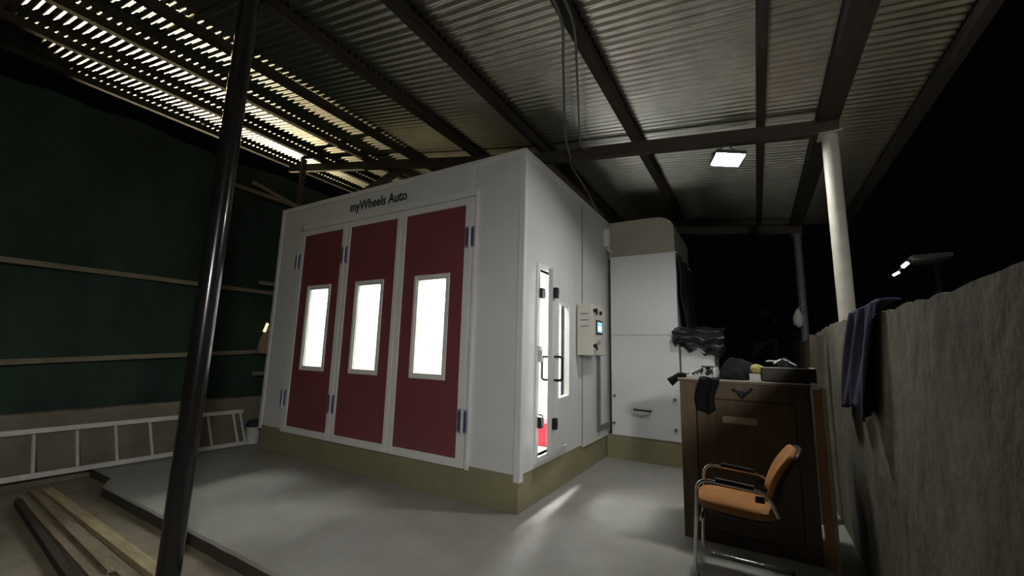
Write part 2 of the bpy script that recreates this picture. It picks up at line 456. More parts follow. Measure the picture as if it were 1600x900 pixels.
# side wall with doorway
SY0, SY1, SZ0, SZ1 = .35, 1.10, .45, 2.40
part('side_panel', MB().box(-T, 0, T, SY0, BZ, BH-.05), M_WHITE, booth)
part('side_panel', MB().box(-T, 0, SY1, 1.66, BZ, BH-.05), M_WHITE, booth)
part('side_panel', MB().box(-T, 0, SY0, SY1, SZ1, BH-.05), M_WHITE, booth)
part('side_panel', MB().box(-T, 0, SY0, SY1, BZ, SZ0), M_WHITE, booth)
part('side_panel', MB().box(-T, .018, 1.66, 2.70, BZ-.03, 2.86), M_WHITE, booth, bevel=.004)
part('side_panel', MB().box(-T, .008, 1.66, 2.70, 2.86, BH-.05), M_WHITE, booth, bevel=.004)
part('side_panel', MB().box(-T, 0, 2.70, BD, BZ, BH-.05), M_WHITE, booth)
part('back_panel', MB().box(-BW+T, -T, BD-T, BD, BZ, BH), M_INNER, booth)
part('side_panel', MB().box(-BW, -BW+T, T, BD, BZ, BH), M_WHITE, booth)
part('roof_panel', MB().box(-BW, 0, T, BD, BH-.05, BH), M_INNER, booth)
part('panel_joint', MB().box(0, .006, 1.645, 1.66, BZ, BH-.05), M_CONDUIT, booth)
# lamp panels inside
for y in (.85, 2.35, 3.85, 5.35):
    for x, tl in ((-3.78, 1), (-.62, -1)):
        X = Matrix.Translation((x, y+.0, BH-.30)) @ Matrix.Rotation(math.radians(40)*tl, 4, 'Y')
        lp = part('lamp_panel', MB().box(-.20, .20, -.66, .66, .012, .06).xf(X), M_TRIMW, booth)
        part('lamp_diffuser', MB().box(-.17, .17, -.63, .63, 0, .011).xf(X), M_TUBE, lp)
# door leaves
leaves = [(-3.826, -2.765, -3.71, -2.845, -3.535, -3.005), (-2.755, -1.735, -2.68, -1.80, -2.505, -1.975), (-1.725, -.634, -1.645, -.735, -1.455, -.925)]
for (x0, x1, px0, px1, wx0, wx1) in leaves:
    y0, y1 = -.035, .03
    z0, z1 = DZ0, DZ1-.005
    leaf = part('door_leaf', MB().ring(x0, x1, z0, z1, px0, px1, .405, 3.12, y0, y1), M_TRIMW, booth, bevel=.004)
    part('door_panel', MB().ring(px0, px1, .405, 3.12, wx0, wx1, 1.175, 2.36, y0+.012, y1-.004), M_RED, leaf, label='maroon door panel')
    part('window_frame', MB().ring(wx0, wx1, 1.175, 2.36, wx0+.04, wx1-.04, 1.215, 2.32, y0+.001, y1-.002), M_TRIMW, leaf, bevel=.006)
    part('window_bead', MB().ring(wx0+.04, wx1-.04, 1.215, 2.32, wx0+.058, wx1-.058, 1.233, 2.302, y0+.012, y1-.012), M_BOXC, leaf)
    part('window_pane', MB().box(wx0+.05, wx1-.05, -.006, .002, 1.225, 2.31), M_GLASS, leaf)
def hinge(x, z, wd=.125, hg=.235, y=-.036):
    h = part('hinge', MB().box(x-wd/2, x-.016, y-.014, y, z-hg/2, z+hg/2).box(x+.016, x+wd/2, y-.014, y, z-hg/2, z+hg/2), M_HINGE, booth, bevel=.003)
    part('hinge_pin', MB().tube([(x, y-.014, z-hg/2-.012), (x, y-.014, z+hg/2+.012)], .017, 10), M_ALU, h)
    part('hinge_slot', MB().box(x-wd/2+.012, x-.022, y-.018, y-.013, z-hg/2+.02, z+hg/2-.02).box(x+.022, x+wd/2-.012, y-.018, y-.013, z-hg/2+.02, z+hg/2-.02), M_HINGED, h)
for x in (-.655, -2.76, -3.81):
    for z in (2.74, .78): hinge(x, z)
# lettering
cu = bpy.data.curves.new('sign_text', 'FONT'); cu.body = 'myWheels Auto'; cu.size = .185; cu.extrude = .002; cu.offset = .0034
cu.align_x = 'CENTER'; cu.space_character = 1.0
tmp = bpy.data.objects.new('tmp_text', cu); COL.objects.link(tmp)
dg = bpy.context.evaluated_depsgraph_get(); dg.update()
tme = bpy.data.meshes.new_from_object(tmp.evaluated_get(dg))
bpy.data.objects.remove(tmp)
tw = max(v.co.x for v in tme.vertices) - min(v.co.x for v in tme.vertices)
sx = 1.07/tw
ts = Matrix.Translation(Vector((-2.235, -.004, 3.365)) - ORG[booth]) @ Matrix.Rotation(math.pi/2, 4, 'X') @ Matrix.Diagonal((sx, 1.0, 1.0, 1.0))
tme.transform(ts); tme.materials.clear(); tme.materials.append(M_INK); tme.name = 'sign_lettering'
to = bpy.data.objects.new('sign_lettering', tme); COL.objects.link(to); to.parent = booth; ORG[to] = ORG[booth]
to['label'] = 'black lettering reading myWheels Auto'
# side door frame and leaf
def yz_ring(mb, y0, y1, z0, z1, iy0, iy1, iz0, iz1, x0, x1):
    mb.box(x0, x1, y0, iy0, z0, z1); mb.box(x0, x1, iy1, y1, z0, z1); mb.box(x0, x1, iy0, iy1, iz1, z1); mb.box(x0, x1, iy0, iy1, z0, iz0)
    return mb
part('side_door_frame', yz_ring(MB(), SY0-.06, SY1+.05, SZ0-.06, SZ1+.06, SY0, SY1, SZ0, SZ1, -T-.005, .022), M_TRIMW, booth, bevel=.005)
ang = math.radians(6.8); hx, hy = .030, 1.115
MD = Matrix.Translation((hx, hy, 0)) @ Matrix.Rotation(ang, 4, 'Z')     # leaf runs towards -Y from the hinge
LL = .78
leaf = part('side_door', yz_ring(MB(), -LL, 0, .50, 2.395, -LL+.20, -.16, 1.02, 2.05, 0, .05).xf(MD), M_WHITE, booth, bevel=.004)
part('window_frame', yz_ring(MB(), -LL+.17, -.13, .99, 2.08, -LL+.205, -.165, 1.025, 2.045, -.004, .056).xf(MD), M_TRIMW, leaf)
part('window_pane', MB().box(.02, .028, -LL+.2, -.16, 1.02, 2.05).xf(MD), M_GLASS, leaf)
for sx_, nm in ((1, 'handle'), (-1, 'handle')):
    b0 = .05 if sx_ > 0 else 0
    pth = fillet([(b0, -LL+.07, 1.46), (b0+.085*sx_, -LL+.07, 1.46), (b0+.085*sx_, -LL+.07, 1.22), (b0, -LL+.07, 1.22)], .03)
    part(nm, MB().tube(pth, .013, 8).xf(MD), M_BLACK, leaf)
for z in (2.13, .79):
    part('latch', MB().box(.05, .095, -LL+.005, -LL+.075, z-.055, z+.055).xf(MD), M_BLACK, leaf, bevel=.008)
    part('strike_latch', MB().box(.022, .06, SY0-.02, SY0+.045, z-.055, z+.055).box(.0, .03, SY0+.03, SY0+.12, z-.03, z+.03), M_BLACK, booth, bevel=.006)
    part('door_hinge', MB().box(.022, .045, SY1-.01, SY1+.05, z-.07, z+.07), M_CONDUIT, booth, bevel=.004)
part('door_lock', MB().box(.022, .05, SY0-.05, SY0+.03, 1.52, 1.57).box(.022, .06, SY0-.02, SY0+.0, 1.40, 1.52), M_ALU, booth, bevel=.004)
# trunking from control box
part('trunking', MB().box(.018, .06, 2.17, 2.23, .44, 1.5).box(.018, .06, 2.23, 2.68, .44, .50), M_CONDUIT, booth, bevel=.004)
part('lift_eye', MB().box(.008, .09, 2.60, 2.64, 3.18, 3.46), M_TRIMW, booth, label='bright upright flange at the booth side')
part('ledge_strip', MB().bar((.06, 2.60, 3.16), (.10, 2.95, 3.03), .06, .012), M_TRIMW, booth)

# things inside the booth seen through the side door
tb = thing('toolbox', 'red toolbox on the booth floor, seen through the open side door', 'toolbox', (-.55, 1.35, BZ+.012))
part('body', MB().box(-.80, -.30, 1.2, 1.5, BZ+.012, BZ+.24), M_REDP, tb, bevel=.01)
part('lid', MB().box(-.81, -.29, 1.19, 1.51, BZ+.24, BZ+.29), M_REDP, tb, bevel=.012)
part('handle', MB().tube(fillet([(-.68, 1.35, BZ+.28), (-.68, 1.35, BZ+.36), (-.42, 1.35, BZ+.36), (-.42, 1.35, BZ+.28)], .03), .012, 8), M_BLACK, tb)

# ------------------------------------------------------------------ control box
cb = thing('control_box', 'cream electrical control box with touch screen on the booth side wall', 'control box', (.125, 1.62, 1.48))
CBX = .235
part('body', MB().box(.02, CBX-.012, 1.42, 1.86, 1.48, 2.13), M_BOXC, cb, bevel=.008)
part('door', MB().box(CBX-.012, CBX+.008, 1.425, 1.855, 1.487, 2.123), M_BOXC, cb, bevel=.006)
sc_ = part('screen_bezel', MB().box(CBX+.006, CBX+.022, 1.50, 1.73, 1.75, 1.93), M_BLACK, cb, bevel=.004)
part('screen', MB().box(CBX+.021, CBX+.024, 1.525, 1.705, 1.775, 1.905), M_SCREEN, sc_)
part('screen_readout', MB().box(CBX+.0235, CBX+.0255, 1.545, 1.685, 1.80, 1.85), M_SCREENW, sc_)
for z in (2.045, 1.60):
    k = part('latch', MB().tube([(CBX+.0, 1.445, z), (CBX+.05, 1.445, z)], .026, 12).box(CBX+.035, CBX+.05, 1.43, 1.46, z-.055, z+.01), M_BLACK, cb)
    part('key_barrel', MB().tube([(CBX+.048, 1.445, z), (CBX+.062, 1.445, z)], .014, 10), M_CHROME, k)
part('indicator_lamp', MB().tube([(CBX+.006, 1.54, 2.03), (CBX+.03, 1.54, 2.03)], .022, 12), M_SHOE, cb)
part('selector_switch', MB().tube([(CBX+.006, 1.66, 2.03), (CBX+.035, 1.66, 2.03)], .025, 12), M_BLACK, cb)
part('knob', MB().tube([(CBX+.006, 1.56, 1.65), (CBX+.045, 1.56, 1.65)], .022, 12), M_CHROME, cb)
part('knob', MB().tube([(CBX+.006, 1.66, 1.66), (CBX+.04, 1.66, 1.66)], .02, 12), M_ALU, cb)
for i in range(3):
    part('vent_slot', MB().box(.07, .17, 1.416, 1.421, 2.0-i*.08, 2.012-i*.08), M_CONDUIT, cb)

# ------------------------------------------------------------------ extraction unit at the back
eu = thing('extraction_unit', 'tall white extraction cabinet behind the booth corner with beige duct on top', 'air unit', (.57, 3.5, 0))
EX0, EX1, EY0, EY1, EZ1 = .085, 1.05, 2.66, 4.3, 2.98
part('plinth', MB().box(.0, EX1+.008, EY0+.015, EY1, 0, .335), M_OLIVE, eu, bevel=.006)
part('body', MB().box(EX0, EX1, EY0+.02, EY1, .335, EZ1), M_WHITE, eu)
part('front_panel', MB().box(EX0, EX1, EY0, EY0+.02, .335, 1.79), M_WHITE, eu, bevel=.003)
part('front_panel', MB().box(EX0, EX1, EY0, EY0+.02, 1.795, EZ1), M_WHITE, eu, bevel=.003)
part('top_flange', MB().box(EX0+.02, EX1+.02, EY0-.02, EY0+.02, EZ1, EZ1+.022), M_TRIMW, eu)
part('top_flange', MB().box(EX1-.02, EX1+.02, EY0+.02, EY1, EZ1, EZ1+.022), M_TRIMW, eu)
hd = part('handle', MB().tube(fillet([(.42, EY0, .72), (.42, EY0-.05, .72), (.65, EY0-.05, .715), (.65, EY0, .715)], .02), .013, 8), M_BLACK, eu)
for x, z in ((.13, .89), (.12, .50), (.98, .90), (.98, .49)):
    part('screw_knob', MB().tube([(x, EY0, z), (x, EY0-.025, z)], .022, 10), M_CONDUIT, eu)
dm = MB(); prof = []
for i in range(9):
    a = i/8*math.pi/2
    prof.append((EX1-.02-.35*(1-math.sin(a)) , EZ1+.28+.35*math.cos(a)*1.0))
pts = [(EX0-.06, EZ1+.02), (EX1-.02, EZ1+.02)] + [(EX1-.02-.28*(1-math.cos(i/8*math.pi/2)), EZ1+.42+.20*math.sin(i/8*math.pi/2)) for i in range(9)] + [(EX0-.06, EZ1+.62)]
k = len(pts)
dm.add([(x, EY0+.10, z) for x, z in pts] + [(x, EY1-.1, z) for x, z in pts],
       [tuple(range(k)), tuple(range(2*k-1, k-1, -1))] + [(i, i+k, (i+1) % k + k, (i+1) % k) for i in range(k)])
part('duct', dm, M_DUCT, eu, label='beige sheet metal duct')
# black tarpaulin over the unit's right side and the white box beside it
wb = thing('metal_box', 'low white metal box beside the tall extraction cabinet, under black tarpaulin', 'box', (1.30, 3.0, 0))
part('body', MB().box(1.07, 1.50, 2.72, 3.4, 0, 1.60), M_WHITE, wb, bevel=.006)
part('lid', MB().box(1.065, 1.51, 2.71, 3.41, 1.60, 1.625), M_TRIMW, wb, bevel=.004)
tp = MB()
def tarp_side(u, v):
    y = 2.60 + 1.75*u
    z = 2.95 - 1.15*v
    return (1.085 + .02*math.sin(u*17+v*3) + .015*math.sin(v*9+u*5) + .10*v*v, y, z)
tp.grid(26, 22, tarp_side)
solo('tarpaulin', tp, M_TARP, 'black tarpaulin hanging down the right side of the extraction cabinet', 'tarpaulin', solid=.006)
tp = MB()
def tarp_heap(u, v):
    # a bunched fold lying over the box: four sagging rolls, jagged lower hem
    x = 1.00 + .64*u
    a = v*math.pi*1.25
    y = 2.64 - .13*math.sin(a) + .55*max(0, -.2+v*0) 
    z0 = 1.90 - .34*v
    hem = (.06*abs(math.sin(u*10.5)) + .05*math.sin(u*4.2+1)) * v
    sag = -.05*math.sin(u*math.pi)*v
    roll = .035*math.sin(v*22 + u*2.2)
    return (x + .012*math.sin(v*18), y + roll*.9 - .02*math.sin(u*9), z0 + hem + sag - .05*(u-.5)**2 + .012*math.sin(u*13+v*7))
tp.grid(34, 36, tarp_heap)
solo('tarpaulin_bundle', tp, M_TARP, 'bunched black tarpaulin with ragged hem hanging above the sneaker', 'tarpaulin', solid=.012)

# ------------------------------------------------------------------ cables and floodlight
def cat(path, n=8):
    P = [Vector(p) for p in path]; P = [P[0]*2-P[1]] + P + [P[-1]*2-P[-2]]; out = []
    for i in range(1, len(P)-2):
        for j in range(n):
            t = j/n
            out.append(.5*((2*P[i]) + (P[i+1]-P[i-1])*t + (2*P[i-1]-5*P[i]+4*P[i+1]-P[i+2])*t*t + (3*P[i]-P[i-1]-3*P[i+1]+P[i+2])*t**3))
    out.append(P[-2]); return out
solo('cable', MB().tube(cat([(.93, -1.6, 3.90), (.91, -1.15, 3.87), (.72, -.68, 3.90), (.28, .40, 3.93), (.16, .84, 3.87), (.10, 1.02, 3.85), (.06, 1.55, 3.80), (.04, 2.2, 3.64)]), .011, 6), M_CABLE,
     'long power cable clipped under the roof and running down to the booth', 'cable', 'cables under the roof')
solo('cable', MB().tube(cat([(1.0, -1.5, 3.90), (.97, -1.07, 3.87), (.77, -.49, 3.89), (.37, .62, 3.95), (.35, .83, 3.93)]), .010, 6), M_CABLE,
     'shorter thin cable beside the long one, ending at the cross beam', 'cable', 'cables under the roof')
def floodlight(FLP, Mf, lens, label, hang, k=1.0, added_visor=0.0):
    Mf = Mf @ Matrix.Diagonal((k, k, k, 1))
    fd = thing('floodlight', label, 'floodlight', FLP, 'white floodlights')
    part('housing', MB().box(-.205, .205, -.15, .15, .004, .05).xf(Mf), M_GREY, fd, bevel=.008)
    for i in range(7):
        part('cooling_fin', MB().box(-.16+i*.05, -.15+i*.05, -.12, .12, .05, .075).xf(Mf), M_GREY, fd)
    part('rim', MB().box(-.205, -.19, -.15, .15, -.008, .004).box(.19, .205, -.15, .15, -.008, .004).box(-.19, .19, -.15, -.135, -.008, .004).box(-.19, .19, .135, .15, -.008, .004).xf(Mf), M_GREY, fd)
    part('lens', MB().box(-.19, .19, -.135, .135, -.004, .003).xf(Mf), lens, fd, label='glowing lens')
    if added_visor: part('added_visor', MB().box(-.24, .24, .152, .162, -added_visor, .05).xf(Mf), M_GREY, fd)  # added out of view to cut the lamp's upward light
    part('bracket', MB().tube([Mf @ Vector((-.21, 0, .03)), Mf @ Vector((-.21, .0, .09)), hang, Mf @ Vector((.21, 0, .09)), Mf @ Vector((.21, 0, .03))], .008, 6), M_GREY, fd)
FLP = Vector((1.85, .86, 3.47))
floodlight(FLP, Matrix.Translation(FLP) @ Matrix.Rotation(math.radians(24), 4, 'Z') @ Matrix.Rotation(math.radians(-14), 4, 'X') @ Matrix.Rotation(math.radians(6), 4, 'Y'),
           M_FLOOD, 'bright white LED floodlight mounted under the roof beam', (FLP.x, .885, zbeam(1.85)-.004), .70)
FLP = Vector((3.6, -4.5, 2.6))
aim = (Vector((-2.6, 0, .9)) - FLP).to_track_quat('-Z', 'Y').to_matrix().to_4x4()
floodlight(FLP, Matrix.Translation(FLP) @ aim, M_FRONT, 'floodlight on a post beyond the right wall, behind the camera', (3.72, -4.6, 2.66), added_visor=.42)
solo('lamp_post', MB().tube([(3.78, -4.66, -.1), (3.78, -4.66, 2.75)], .05, 12), M_CONDUIT, 'grey lamp post beyond the right wall, behind the camera', 'post')

# ------------------------------------------------------------------ wooden cabinet
CX0, CX1, CY0, CY1, CZ = 1.385, 2.335, .42, .98, 1.31
wc = thing('wooden_cabinet', 'brown wooden cabinet standing against the right wall behind the chair', 'cabinet', ((CX0+CX1)/2, (CY0+CY1)/2, 0))
part('body', MB().box(CX0+.01, CX1-.01, CY0+.03, CY1, .0, CZ-.03), M_CABW, wc)
part('top', MB().box(CX0-.012, CX1+.012, CY0-.012, CY1, CZ-.03, CZ), M_CABT, wc, bevel=.006)
part('edge_highlight', MB().box(CX0-.012, CX1+.012, CY0-.015, CY0-.0115, CZ-.007, CZ+.002), M_BOXC, wc)  # pale strip paints the light caught by the top's front edge
part('stile', MB().box(CX0, CX0+.125, CY0, CY0+.03, 0, CZ-.03), M_CABT, wc, bevel=.003)
part('stile', MB().box(CX1-.10, CX1, CY0, CY0+.03, 0, CZ-.03), M_CABW, wc, bevel=.003)
part('top_rail', MB().box(CX0+.125, CX1-.10, CY0, CY0+.03, CZ-.16, CZ-.03), M_CABW, wc, bevel=.003)
dr = part('door', MB().box(CX0+.132, CX1-.107, CY0+.008, CY0+.03, .09, CZ-.167), M_CABW, wc, bevel=.003)
part('base_rail', MB().box(CX0+.125, CX1-.10, CY0+.004, CY0+.03, 0, .085), M_CABW, wc)
part('tape_label', MB().box(1.715, 1.965, CY0+.003, CY0+.0085, .958, 1.012), M_TAPE, dr, label='strip of pale tape')
# dark pull plate with two curled ends
pl = MB().tube(cat([(1.80, CY0-.006, 1.235), (1.83, CY0-.010, 1.222), (1.87, CY0-.012, 1.20), (1.91, CY0-.010, 1.215), (1.935, CY0-.008, 1.24), (1.945, CY0-.006, 1.252)]), .010, 8)
pl.tube(cat([(1.845, CY0-.004, 1.20), (1.87, CY0-.010, 1.175), (1.895, CY0-.004, 1.20)]), .009, 8)
pl.box(1.855, 1.885, CY0-.008, CY0+.0, 1.17, 1.235)
part('pull', pl, M_BLACK, wc, label='dark curled drawer pull')

# things on the cabinet
def shoe(name, M, label, org, yaw, group, L=.28, W=.098):
    t = thing(name, label, 'shoe', org, group)
    X = Matrix.Translation(org) @ Matrix.Rotation(yaw, 4, 'Z')
    prof = [(0, .72), (.12, .86), (.3, .78), (.5, .82), (.7, 1.0), (.86, .92), (.96, .62), (1.0, .3)]
    def width(u):
        for (a, wa), (b, wb_) in zip(prof, prof[1:]):
            if a <= u <= b: return W/2*(wa+(wb_-wa)*(u-a)/(b-a))
        return W/2*.3
    def top(u): return .105 - .0*u if u < .22 else max(.045, .105 - .085*(u-.22)/.55) if u < .8 else .045 - .015*(u-.8)/.2
    so = MB(); vs_ = []; fs = []; N = 16
    for i in range(N+1):
        u = i/N; wv = width(u)*1.06
        for s, z in ((-1, 0), (1, 0), (1, .028), (-1, .028)): vs_.append((L*u-L/2, s*wv, z + .010*max(0, u-.8)/.2))
    for i in range(N):
        for kk in range(4): fs.append((i*4+kk, i*4+(kk+1) % 4, (i+1)*4+(kk+1) % 4, (i+1)*4+kk))
    fs += [(3,2,1,0), (N*4, N*4+1, N*4+2, N*4+3)]
    part('sole', so.add(vs_, fs).xf(X), M_SHOE, t, bevel=.004)
    up = MB(); vs_ = []; fs = []; K = 9
    for i in range(N+1):
        u = i/N; wv = width(u); h = top(u)
        for j in range(K):
            a = math.pi*j/(K-1)
            vs_.append((L*u-L/2, wv*math.cos(a)*(1 if j in (0, K-1) else .96), .026 + (h-.026)*math.sin(a)**.7))
    for i in range(N):
        for j in range(K-1): fs.append((i*K+j, i*K+j+1, (i+1)*K+j+1, (i+1)*K+j))
    fs += [tuple(range(K)), tuple(N*K+j for j in range(K-1, -1, -1))]
    up.add(vs_, fs); up.smooth = True
    part('upper', up.xf(X), M, t)
    lc = MB()
    for i in range(4):
        u = .34+i*.08
        lc.tube([(L*u-L/2, -.028, top(u)*.86), (L*u-L/2+.006, 0, top(u)+.008), (L*u-L/2, .028, top(u)*.86)], .004, 6)
    part('laces', lc.xf(X), M_SHOE, t)
    cl = MB().lathe((0, 0, 0), [(.030, 0), (.036, .006), (.030, .012)], 14)
    part('collar', cl.xf(X @ Matrix.Translation((-L*.33, 0, .098)) @ Matrix.Diagonal((1.25, .9, 1, 1))), M_BLACK, t)
    return t
shoe('sneaker', M_KNIT, 'black and white patterned sneaker at the front left of the cabinet top', (1.51, .50, CZ), math.radians(172), 'sneakers on the cabinet')
shoe('sneaker', M_SHOE, 'white sneaker just behind the patterned one on the cabinet', (1.55, .66, CZ), math.radians(158), 'sneakers on the cabinet')
def drape(fn, M, name, label, cat_, solid=.008, nu=18, nv=22):
    return solo(name, MB().grid(nu, nv, fn), M, label, cat_, solid=solid)
# glove / sleeve sticking off the left edge
gl = MB().tube(cat([(1.44, .455, CZ+.022), (1.385, .452, CZ+.020), (1.34, .447, CZ-.015), (1.30, .445, CZ-.045)], 6), [.018+.0013*i for i in range(19)], 10)
solo('sleeve', gl, M_BCLOTH, 'black sleeve poking over the left edge of the cabinet', 'cloth')
def hang1(u, v):
    x = 1.545 + .155*u - .02*v + .012*math.sin(v*7)
    if v < .2: return (x, .56 - .165*v/.2*1.0, CZ + .012 + .006*math.sin(u*7))
    t = (v-.2)/.8
    return (x + .02*math.sin(u*5)*t, .395 - .012*math.sin(u*9+t*2) - .008*t, CZ + .006 - .275*t + .035*abs(u-.5)*t - .02*math.sin(u*3)*t)
drape(hang1, M_BCLOTH, 'hanging_cloth', 'dark cloth draped over the front edge of the cabinet', 'cloth')
def heap_f(cx, cy, rx, ry, h, z0, sd):
    def f(u, v):
        a = u*2*math.pi; r = v
        k = 1 + .16*math.sin(3*a+sd) + .08*math.sin(7*a+sd*2)
        x = cx + rx*r*k*math.cos(a); y = cy + ry*r*k*math.sin(a)
        z = z0 + .004 + h*max(0, (1-r*r))**.7*(1+.22*math.sin(9*x*3+sd)*math.sin(14*y+sd)) + .012*math.sin(5*a+r*9+sd)*r*(1-r)*3
        return (x, y, max(z, z0+.003))
    return f
solo('jacket', MB().grid(48, 14, heap_f(1.83, .78, .17, .14, .18, CZ, 1.3)), M_BCLOTH, 'crumpled black jacket heaped in the middle of the cabinet top', 'clothing')
solo('shirt', MB().grid(40, 10, heap_f(1.81, .53, .10, .075, .10, CZ, 4.1)), M_BCLOTH, 'small black rolled shirt in front of the heaped jacket', 'clothing')
tr = thing('wooden_tray', 'dark shallow wooden drawer with a pale rim lying on the cabinet top', 'tray', (2.20, .60, CZ+.012))
tz0, tz1 = CZ+.012, CZ+.115
part('base', MB().box(2.025, 2.375, .40, .80, tz0, tz0+.012), M_TRAY, tr)
part('front', MB().box(2.02, 2.38, .385, .40, tz0, tz1), M_TRAY, tr, bevel=.003)
part('back', MB().box(2.02, 2.38, .80, .815, tz0, tz1), M_TRAY, tr)
part('side', MB().box(2.02, 2.035, .40, .80, tz0, tz1), M_TRAY, tr)
part('side', MB().box(2.365, 2.38, .40, .80, tz0, tz1), M_TRAY, tr)
part('rim', MB().box(2.016, 2.384, .383, .402, tz1, tz1+.005).box(2.016, 2.035, .402, .815, tz1, tz1+.005).box(2.365, 2.384, .402, .815, tz1, tz1+.005), M_BOXC, tr)
part('foot', MB().box(2.03, 2.07, .45, .78, CZ, tz0).box(2.32, 2.345, .45, .78, CZ, tz0), M_TRAY, tr)
hs = solo('hooded_sweater', MB().grid(40, 12, heap_f(2.185, .60, .115, .13, .145, tz0+.012, 2.2)), M_BCLOTH, 'black hooded sweater bundled inside the wooden tray', 'clothing')
part('drawstring', MB().tube(cat([(2.06, .62, CZ+.165), (2.09, .58, CZ+.170), (2.13, .54, CZ+.165), (2.11, .51, CZ+.150), (2.15, .56, CZ+.176), (2.19, .57, CZ+.180), (2.235, .56, CZ+.155), (2.27, .55, CZ+.135)]), .007, 6), M_SHOE, hs, label='thin white drawstring')
fo = MB().grid(18, 12, lambda u, v: (1.985 + .047*(1+.15*math.sin(u*20))*math.sin(math.pi*v)*math.cos(2*math.pi*u), .43 + .04*math.sin(math.pi*v)*math.sin(2*math.pi*u), CZ + .10 - .038*math.cos(math.pi*v)*(1+.12*math.sin(u*30+v*9))))
solo('foam_sponge', fo, M_FOAM, 'ragged yellow foam sponge beside the wooden tray', 'sponge')
ppk = MB().box(1.93, 2.01, .39, .47, CZ, CZ+.062)
solo('paper_box', ppk, M_PAPER, 'small white paper box under the yellow sponge', 'box', bevel=.004)

# ------------------------------------------------------------------ boards by the right wall
solo('leaning_board', MB().bar((2.42, 1.42, 0), (2.515, 1.5, 1.74), .03, .11, up=(1, 0, 0)), M_OLDBOARD, 'tall grey board leaning on the wall behind the cabinet', 'board')
solo('pine_offcut', MB().box(2.352, 2.40, .40, .46, .90, 1.27).box(2.352, 2.40, .40, .46, 0, .90), M_PINE, 'orange pine upright squeezed beside the cabinet', 'board', bevel=.003)
solo('pale_batten', MB().box(2.402, 2.43, .385, .46, 0, 1.29), M_CREAM, 'pale batten standing beside the orange pine upright', 'board', bevel=.003)

# navy cloth over the wall
def navy(u, v):
    if v < .14:
        t = v/.14
        return (2.68 - .09*t, -.62 + .74*u, 1.836 + .008*math.sin(u*8) + .006*math.sin(t*3))
    t = (v-.14)/.86
    y = -.62 + .74*u + t*(.30 + .20*u)
    return (2.575 - .03*math.sin(t*1.5) - .028*math.sin(u*16 + t*2)*t**.5 - .012*math.sin(u*31), y, 1.84 - .70*t*(1 - .07*math.sin(u*3)) + .02*math.sin(u*6)*t)
solo('navy_cloth', MB().grid(44, 30, navy), M_NAVY, 'navy blue garment hung over the top of the cement wall', 'clothing', solid=.008)

# ------------------------------------------------------------------ chair
ch = thing('armchair', 'orange upholstered visitor chair with chrome tube arms in front of the cabinet', 'chair', (1.82, -.06, 0))
for s, y in (('near', -.30), ('far', .17)):
    pth = fillet([(2.13, y, .016), (1.55, y, .016), (1.585, y, .665), (2.0, y, .640), (2.055, y, .50)], .085, 7)
    part('arm_frame', MB().tube(pth, .0125, 10), M_CHROME, ch)
    part('arm_pad', MB().bar((1.70, y, .673), (1.93, y, .658), .034, .030), M_BLACK, ch, bevel=.008)
    part('arm_clamp', MB().box(1.93, 1.985, y-.02, y+.02, .575, .61), M_BLACK, ch, bevel=.006)
part('cross_tube', MB().tube([(2.13, -.30, .016), (2.13, .17, .016)], .0125, 10), M_CHROME, ch)
part('cross_tube', MB().tube([(1.60, -.30, .40), (1.60, .17, .40)], .011, 10), M_CHROME, ch)
def seat_s(x0, x1, y0, y1, z0, z1, crown):
    N = 14
    mb = MB(); 
    def se(t, n=4.0):
        c, s = math.cos(t), math.sin(t)
        return (abs(c)**(2/n)*(1 if c > 0 else -1), abs(s)**(2/n)*(1 if s > 0 else -1))
    K = 36; rings = []
    for (sc_k, z) in ((.90, z0), (.985, z0+.012), (1.0, z0+.03), (.985, z1-.014), (.90, z1), (.6, z1+crown*.7), (.25, z1+crown)):
        ring = []
        for i in range(K):
            a, b = se(2*math.pi*i/K)
            ring.append(((x0+x1)/2 + (x1-x0)/2*a*sc_k, (y0+y1)/2 + (y1-y0)/2*b*sc_k, z))
        rings.append(ring)
    vs_ = [q for r in rings for q in r]; fs = []
    for i in range(len(rings)-1):
        for j in range(K): fs.append((i*K+j, i*K+(j+1) % K, (i+1)*K+(j+1) % K, (i+1)*K+j))
    fs += [tuple(range(K-1, -1, -1)), tuple((len(rings)-1)*K+j for j in range(K))]
    mb.add(vs_, fs); mb.smooth = True
    return mb
TS = Matrix.Translation((1.8, 0, .49)) @ Matrix.Rotation(math.radians(3), 4, 'Y') @ Matrix.Translation((-1.8, 0, -.49))
part('seat', seat_s(1.555, 2.05, -.275, .145, .455, .52, .012).xf(TS), M_ORANGE, ch, label='orange seat cushion')
part('seat_pan', seat_s(1.58, 2.03, -.255, .125, .425, .458, 0).xf(TS), M_SHELL, ch, label='black seat shell')
def backf(off, inset):
    def f(u, v):
        y = -.255 + inset + (.38-2*inset)*u + .0
        z = .575 + inset + (.325 - 2*inset)*v
        bow = .045*(1-(2*u-1)**2)
        x = 2.0 + .075*v + .075*v**2.4 + bow*.7 + off
        top = -.035*(abs(2*u-1)**3)*v
        return (x, y, z + top)
    return f
part('backrest', MB().grid(14, 12, backf(0, .0)), M_ORANGE, ch, solid=.035, label='orange backrest cushion')
part('backrest_shell', MB().grid(14, 12, backf(.032, -.006)), M_SHELL, ch, solid=.02, label='black backrest shell')

